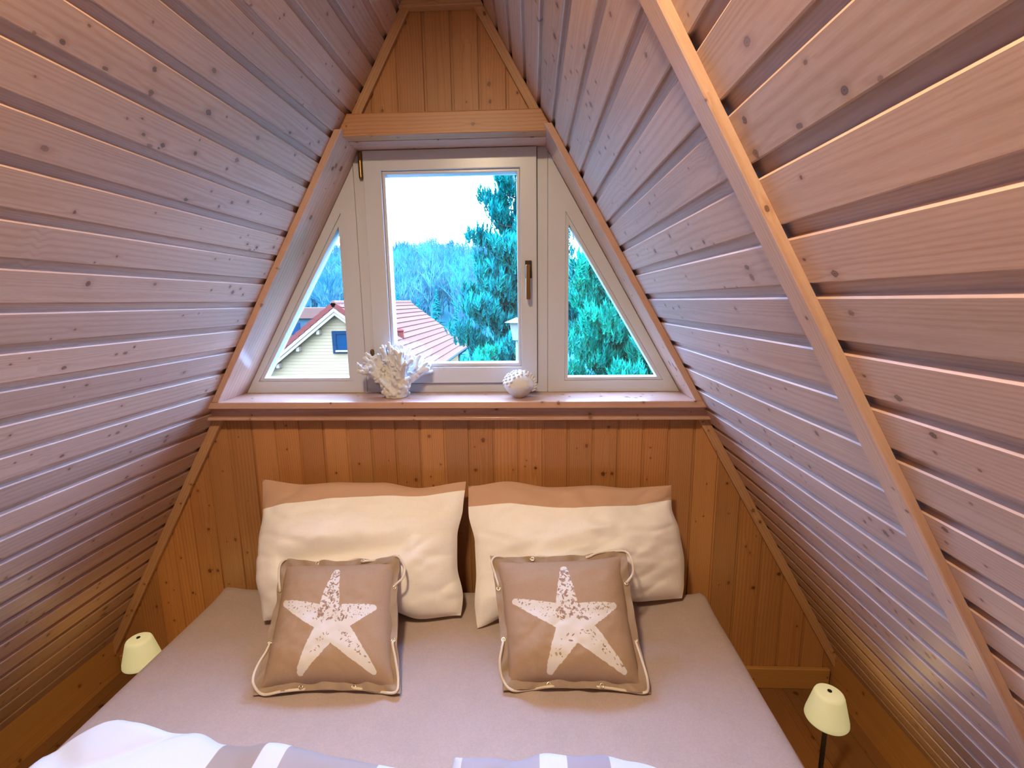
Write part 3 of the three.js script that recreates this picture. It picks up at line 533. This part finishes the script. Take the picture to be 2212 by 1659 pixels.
{
  const g = new THREE.PlaneGeometry(260, 240, 130, 120).rotateX(-Math.PI / 2), p = g.attributes.position;
  for (let i = 0; i < p.count; i++) { const x = p.getX(i) - 10, z = p.getZ(i) - 100; p.setXYZ(i, x, hillY(x, z) + 0.25 * fbm(x * 0.3, z * 0.3, 3), Math.min(z, 20)); }
  g.computeVertexNormals();
  single('ground', g, OUT.grass, 'grassy ground rising to a wooded hill behind the neighbouring house', 'ground', null, 'structure', [-10, GROUND, -100]);
}
// neighbouring house: gable towards us, tiled roof running back
{
  const rx = -7.12, ry = 1.54, zF = -16.0, zBk = -27.3, half = 3.5, tp = Math.tan(37.3 * DEG), ey = ry - half * tp;
  const h = thing('neighbour_house', 'cream timber house with a red tiled roof seen through the window', 'house', [rx, GROUND, (zF + zBk) / 2]);
  const wallX = 2.95, wy = ry - 0.28;
  // siding: lapped boards, cut by the roof line
  const boards = [], bw = 0.125;
  for (let y = GROUND; y < wy - 0.1; y += bw) {
    const w0 = Math.min(wallX, (wy - y) / tp), w1 = Math.min(wallX, (wy - y - bw) / tp); if (w1 < 0.05) break;
    const b = poly([[rx - w0, y], [rx + w0, y], [rx + w1, y + bw * 0.96], [rx - w1, y + bw * 0.96]], zF - 0.33, zF - 0.30, 0.004); boards.push(b);
  }
  part('siding', merge(boards), OUT.siding, h);
  part('house_wall', poly([[rx - wallX, GROUND], [rx + wallX, GROUND], [rx + wallX, wy - wallX * tp], [rx, wy], [rx - wallX, wy - wallX * tp]], zBk + 0.4, zF - 0.33, 0), OUT.siding, h);
  for (const s of [-1, 1]) {
    const n = 14, sl = Math.hypot(half, half * tp), cw = sl / n, dir = V3(s * half / sl, -half * tp / sl, 0), nor = V3(s * tp, 1, 0).normalize();
    const wave = 0.27, nz = Math.round((zF - zBk) / wave) * 6;
    const cg = (() => {   // one course of pantiles, reused down the slope
      const pos = [], idx = [];
      for (let j = 0; j <= nz; j++) { const z = lerp(zF, zBk, j / nz), c = 0.028 * Math.abs(Math.sin((z - zF) / wave * Math.PI)); for (const [a, b] of [[0, 0.0], [cw * 1.04, 0.045], [cw * 1.04, 0.008]]) { const q = dir.clone().multiplyScalar(a).addScaledVector(nor, b + c); pos.push(q.x, q.y, z); } }
      for (let j = 0; j < nz; j++) for (let c = 0; c < 2; c++) { const a = j * 3 + c, b = a + 1, d = a + 3, e = a + 4; s > 0 ? idx.push(a, b, d, b, e, d) : idx.push(a, d, b, b, d, e); }
      const g = new THREE.BufferGeometry(); g.setAttribute('position', new THREE.Float32BufferAttribute(pos, 3)); g.setIndex(idx); return strip(toCreasedNormals(g, 0.7));
    })();
    for (let k = 0; k < n; k++) { const m = part('tile_course', cg, OUT.tile[(k * 7 + (s > 0 ? 1 : 0)) % 3], h, true); m.position.set(0, ry - GROUND, -(zF + zBk) / 2).addScaledVector(dir, k * cw); }
    part('roof_deck', poly((s > 0 ? [[rx, ry - 0.14], [rx + half - 0.04, ey - 0.12], [rx + half - 0.04, ey - 0.02], [rx, ry - 0.02]] : [[rx, ry - 0.14], [rx, ry - 0.02], [rx - half + 0.04, ey - 0.02], [rx - half + 0.04, ey - 0.12]]), zBk + 0.02, zF - 0.02, 0), OUT.siding, h);
    // verge tiles stepping down the rake, and two fascia boards under them
    for (let k = 0; k < n; k++) { const q = V3(rx, ry, 0).addScaledVector(dir, k * cw).addScaledVector(nor, 0.01), e = q.clone().addScaledVector(dir, cw * 1.04).addScaledVector(nor, 0.035); const pts = [[q.x - nor.x * 0.15, q.y - nor.y * 0.15], [q.x + nor.x * 0.03, q.y + nor.y * 0.03], [e.x + nor.x * 0.03, e.y + nor.y * 0.03], [e.x - nor.x * 0.15, e.y - nor.y * 0.15]]; part('verge_tile', poly(s > 0 ? pts.reverse() : pts, zF - 0.02, zF + 0.05, 0.004), OUT.verge, h); }
    for (const [d0, d1, z] of [[0.13, 0.25, 0.03], [0.25, 0.36, 0.0]]) { const a = V3(rx, ry, 0), b = V3(rx + s * half, ey, 0); const pts = [[a.x, a.y - d0 / Math.cos(37.3 * DEG)], [b.x, b.y - d0 / Math.cos(37.3 * DEG)], [b.x, b.y - d1 / Math.cos(37.3 * DEG)], [a.x, a.y - d1 / Math.cos(37.3 * DEG)]]; part('fascia', poly(s > 0 ? pts.reverse() : pts, zF - 0.05, zF + z, 0.006), OUT.fascia, h); }
    for (const t of [0.28, 0.52, 0.76]) { const q = V3(rx, ry, 0).addScaledVector(dir, sl * t).addScaledVector(nor, -0.42); part('rafter_end', box(q.x - 0.06, q.x + 0.06, q.y - 0.09, q.y + 0.09, zF - 0.3, zF - 0.06, 0.01), OUT.fascia, h); }
    part('gutter', merge([tube([V3(rx + s * (half + 0.03), ey - 0.02, zF), V3(rx + s * (half + 0.03), ey - 0.03, zBk)], 0.055, 8, 10)]), OUT.metal, h);
  }
  for (let k = 0; k < 30; k++) { const z0 = lerp(zF + 0.05, zBk, k / 30), z1 = lerp(zF + 0.05, zBk, (k + 1.05) / 30); part('ridge_tile', strip(new THREE.CylinderGeometry(0.105, 0.115, z0 - z1, 12, 1, false).rotateX(Math.PI / 2).translate(rx, ry - 0.01, (z0 + z1) / 2)), OUT.ridge, h); }
  part('roof_vent', merge([strip(new THREE.CylinderGeometry(0.13, 0.16, 0.3, 14).translate(rx + 1.9, ry - 1.34, zF - 2.0)), ball(rx + 1.9, ry - 1.17, zF - 2.0, 0.17, 1, 0.5, 1)]), OUT.verge, h);
  part('downpipe', tube([V3(rx + half + 0.02, ey - 0.05, zBk + 0.5), V3(rx + half - 0.15, ey - 0.25, zBk + 0.5), V3(rx + wallX + 0.08, ey - 0.5, zBk + 0.5), V3(rx + wallX + 0.08, GROUND, zBk + 0.5)], 0.05, 30, 8), OUT.metal, h);
  // gable window with dark frame, panes and a light sill
  const wx0 = -7.385, wx1 = -6.30, wy0 = -0.375, wy1 = 0.49, wz = zF - 0.3;
  const fr = part('house_window', poly([[wx0, wy0], [wx1, wy0], [wx1, wy1], [wx0, wy1]], wz, wz + 0.06, 0.01, [[[wx0 + 0.16, wy0 + 0.14], [wx0 + 0.16, wy1 - 0.12], [wx1 - 0.16, wy1 - 0.12], [wx1 - 0.16, wy0 + 0.14]]]), OUT.dark, h);
  part('pane', box(wx0 + 0.15, wx1 - 0.15, wy0 + 0.13, wy1 - 0.11, wz + 0.01, wz + 0.02), OUT.winglass, fr);
  part('window_sill', box(wx0 + 0.13, wx1 + 0.02, wy0 + 0.06, wy0 + 0.13, wz + 0.05, wz + 0.14, 0.01), OUT.fascia, fr);
}
{
  const h = thing('distant_house', 'low far house with a pale roof behind the left rake', 'house', [-21, GROUND, -46]);
  part('house_wall', box(-25, -17.4, GROUND, 0.15, -48, -44.2), OUT.metal, h);
  part('roof', poly([[-25.6, 0.1], [-16.6, 0.1], [-16.9, 1.15], [-25.2, 1.15]], -48.4, -43.9, 0.05), OUT.tile[1], h);
  for (const x of [-23.4, -21.2, -19]) part('window', box(x, x + 1, -1.4, -0.3, -44.25, -44.12), OUT.winglass, h);
}
{ // lantern on a pole in the garden
  const c = V3(-0.02, 0, -8), t = thing('garden_lantern', 'white lantern on a thin pole beyond the right of the sash', 'lantern', [c.x, GROUND, c.z]);
  part('pole', bar(V3(c.x, GROUND, c.z), V3(c.x, 0.78, c.z), 0.035, 0.028, 10), OUT.lantern, t);
  part('lantern_body', strip(new THREE.CylinderGeometry(0.15, 0.085, 0.36, 12, 1).translate(c.x, 0.93, c.z)), OUT.lantern, t);
  part('lantern_cap', strip(new THREE.ConeGeometry(0.25, 0.1, 16).translate(c.x, 1.16, c.z)), OUT.lantern, t);
}
// pines: trunk, whorled boughs and upright needle tufts
const tuftGeo = (() => {
  const R = rng(2), list = [];
  for (let k = 0; k < 15; k++) { const a = k * 2.4, y = 0.02 + 0.2 * k / 15, sp = lerp(0.95, 0.35, k / 15), d = V3(Math.cos(a) * sp, 1, Math.sin(a) * sp).normalize(), s = V3(-Math.sin(a), 0, Math.cos(a)).multiplyScalar(0.015), p = V3(0, y, 0), q = p.clone().addScaledVector(d, 0.12 + 0.03 * R()); const g = new THREE.BufferGeometry(); g.setAttribute('position', new THREE.Float32BufferAttribute([p.x - s.x, p.y, p.z - s.z, p.x + s.x, p.y, p.z + s.z, q.x, q.y, q.z], 3)); list.push(g); }
  const g = mergeGeometries(list); g.computeVertexNormals(); return g;
})();
function pine(name, label, x, z, top, reach, seed, mat, count, size, low = GROUND) {
  const R = rng(seed), t = thing(name, label, 'tree', [x, GROUND, z], 'pines in the garden');
  const H = top - GROUND; part('trunk', bar(V3(x, GROUND, z), V3(x, top - 0.4, z), 0.17, 0.03, 10), OUT.bark, t);
  const boughs = [], spots = [];
  const nB = Math.round(H * 7);
  for (let k = 0; k < nB; k++) {
    const f = (k + R()) / nB, y = lerp(low + 0.5, top - 0.25, f), len = reach * Math.pow(1 - f, 0.55) * (0.7 + 0.45 * R()) + 0.22, a = k * 2.4 + R() * 0.8;
    const d = V3(Math.cos(a), 0, Math.sin(a)), s = V3(x, y, z), m = s.clone().addScaledVector(d, len * 0.55).add(V3(0, len * 0.02, 0)), e = s.clone().addScaledVector(d, len).add(V3(0, len * 0.3, 0));
    boughs.push(bar(s, m, 0.03, 0.018, 5), bar(m, e, 0.018, 0.008, 5)); spots.push([s, m, e, len]);
  }
  part('boughs', merge(boughs), OUT.bark, t);
  const mesh = new THREE.InstancedMesh(tuftGeo, mat, count), o = new THREE.Object3D(), col = new THREE.Color(), tot = spots.reduce((a, b) => a + b[3] ** 1.6, 0); let i = 0;
  for (const [s, m, e, len] of spots) { const n = Math.max(3, Math.round(count * len ** 1.6 / tot)); for (let k = 0; k < n && i < count; k++, i++) {
    const f = Math.pow(R(), 0.6), q = f < 0.5 ? s.clone().lerp(m, f * 2) : m.clone().lerp(e, f * 2 - 1), w = 0.10 + 0.16 * len * f; q.add(V3((R() - 0.5) * w * 2, (R() - 0.35) * w, (R() - 0.5) * w * 2));
    o.position.set(q.x - x, q.y - GROUND, q.z - z); o.rotation.set((R() - 0.5) * 1.1, R() * 6.3, (R() - 0.5) * 1.1); o.scale.setScalar(size * (0.7 + 0.7 * R())); o.updateMatrix(); mesh.setMatrixAt(i, o.matrix);
    const v = 0.65 + 0.8 * R(); mesh.setColorAt(i, col.setRGB(v * (0.8 + 0.5 * R()), v, v * (0.8 + 0.35 * R()))); } }
  mesh.count = i; mesh.name = 'needles'; mesh.userData.kind = 'stuff'; t.add(mesh);
}
pine('pine_tree', 'tall teal green pine with upright shoots right of the house roof', -0.1, -11.5, 5.15, 1.95, 12, OUT.needle, 13000, 1.1);
pine('pine_tree', 'bright green bushy pine filling the right triangular pane', 2.3, -8.3, 3.7, 1.75, 21, OUT.needle2, 13000, 1.0);
pine('pine_tree', 'low green young pine below the lantern', -0.75, -8.6, 0.55, 0.7, 33, OUT.needle2, 2400, 0.8);
pine('pine_tree', 'green pine standing behind the bushy pine near the right slope', 5.2, -13.0, 4.6, 2.2, 44, OUT.needle, 8000, 1.1);

// woodland on the hill: bare broadleaf trees and a few firs
// the far wood is a mass of bare crowns that nobody could count
function bareCrown(seed) {
  const R = rng(seed), list = [];
  const grow = (p, d, len, r, n) => { const q = p.clone().addScaledVector(d, len); list.push(bar(p, q, r, r * 0.7, 3)); if (!n) return; const c = 3 + (R() < 0.5 ? 1 : 0); for (let k = 0; k < c; k++) grow(p.clone().lerp(q, 0.5 + 0.5 * R()), d.clone().add(V3((R() - 0.5) * 1.5, R() * 0.45, (R() - 0.5) * 1.5)).normalize(), len * (0.55 + 0.25 * R()), r * 0.55, n - 1); };
  list.push(bar(V3(0, -0.1, 0), V3(0, 0.45, 0), 0.02, 0.014, 5));
  for (let k = 0; k < 5; k++) grow(V3(0, 0.14 + 0.06 * k, 0), V3((R() - 0.5) * 0.9, 1, (R() - 0.5) * 0.9).normalize(), 0.30, 0.012, 3);
  return merge(list);
}
function fir(x, z, y0, h, seed, label) {
  const R = rng(seed), t = thing('fir_tree', label, 'tree', [x, y0, z], 'firs at the foot of the hill'), list = [];
  part('trunk', bar(V3(x, y0 - 0.4, z), V3(x, y0 + h * 0.9, z), h * 0.02, 0.02, 6), OUT.bark, t);
  for (let k = 0; k < 150; k++) { const f = k / 150, y = y0 + h * (0.08 + 0.9 * f), len = h * 0.24 * (1 - f) * (0.7 + 0.5 * R()) + 0.1, a = R() * 6.283, p = V3(x, y, z), q = V3(x + Math.cos(a) * len, y - len * 0.15, z + Math.sin(a) * len), g = new THREE.ConeGeometry(h * 0.03, p.distanceTo(q), 5); g.applyQuaternion(new THREE.Quaternion().setFromUnitVectors(V3(0, 1, 0), q.clone().sub(p).normalize())); const m = p.lerp(q, 0.5); list.push(strip(g.translate(m.x, m.y, m.z))); }
  part('foliage', merge(list), OUT.fir, t);
}
{
  const R = rng(70);
  const wood = thing('woodland', 'mass of bare hazy trees covering the hill behind the houses', 'woodland', [-14, GROUND, -80], null, 'stuff');
  for (let v = 0; v < 4; v++) {
    const n = 260, mesh = new THREE.InstancedMesh(bareCrown(300 + v), OUT.twig, n), o = new THREE.Object3D(), col = new THREE.Color();
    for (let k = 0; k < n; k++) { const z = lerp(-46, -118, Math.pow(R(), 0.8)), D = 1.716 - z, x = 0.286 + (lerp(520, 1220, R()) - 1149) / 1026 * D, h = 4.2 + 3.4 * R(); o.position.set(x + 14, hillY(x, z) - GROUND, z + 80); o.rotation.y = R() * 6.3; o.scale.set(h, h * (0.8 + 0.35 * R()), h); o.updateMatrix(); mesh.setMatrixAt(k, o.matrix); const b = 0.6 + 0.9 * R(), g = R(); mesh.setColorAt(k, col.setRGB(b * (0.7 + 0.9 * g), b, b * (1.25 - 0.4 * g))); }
    mesh.name = 'bare_crowns'; mesh.userData.kind = 'stuff'; wood.add(mesh);
  }
  [[862, -44, 628, 'dark fir just behind the house ridge'], [905, -40, 640, 'fir behind the far end of the house roof'], [945, -46, 622, 'taller fir right of the house roof end'], [985, -36, 668, 'small fir beside the tall pine'], [660, -52, 640, 'fir above the far low house'], [705, -50, 632, 'fir left of the house ridge']].forEach(([px, z, py, label], k) => {
    const D = 1.716 - z, x = 0.286 + (px - 1149) / 1026 * D, top = 1.536 + (650 - py) / 1026 * D, y0 = hillY(x, z); fir(x, z, y0, top - y0, 500 + k, label);
  });
}
scene.traverse((o) => { if (o.isMesh) { o.castShadow = true; o.receiveShadow = true; } });
console.log('outside done');
renderer.render(scene, camera);
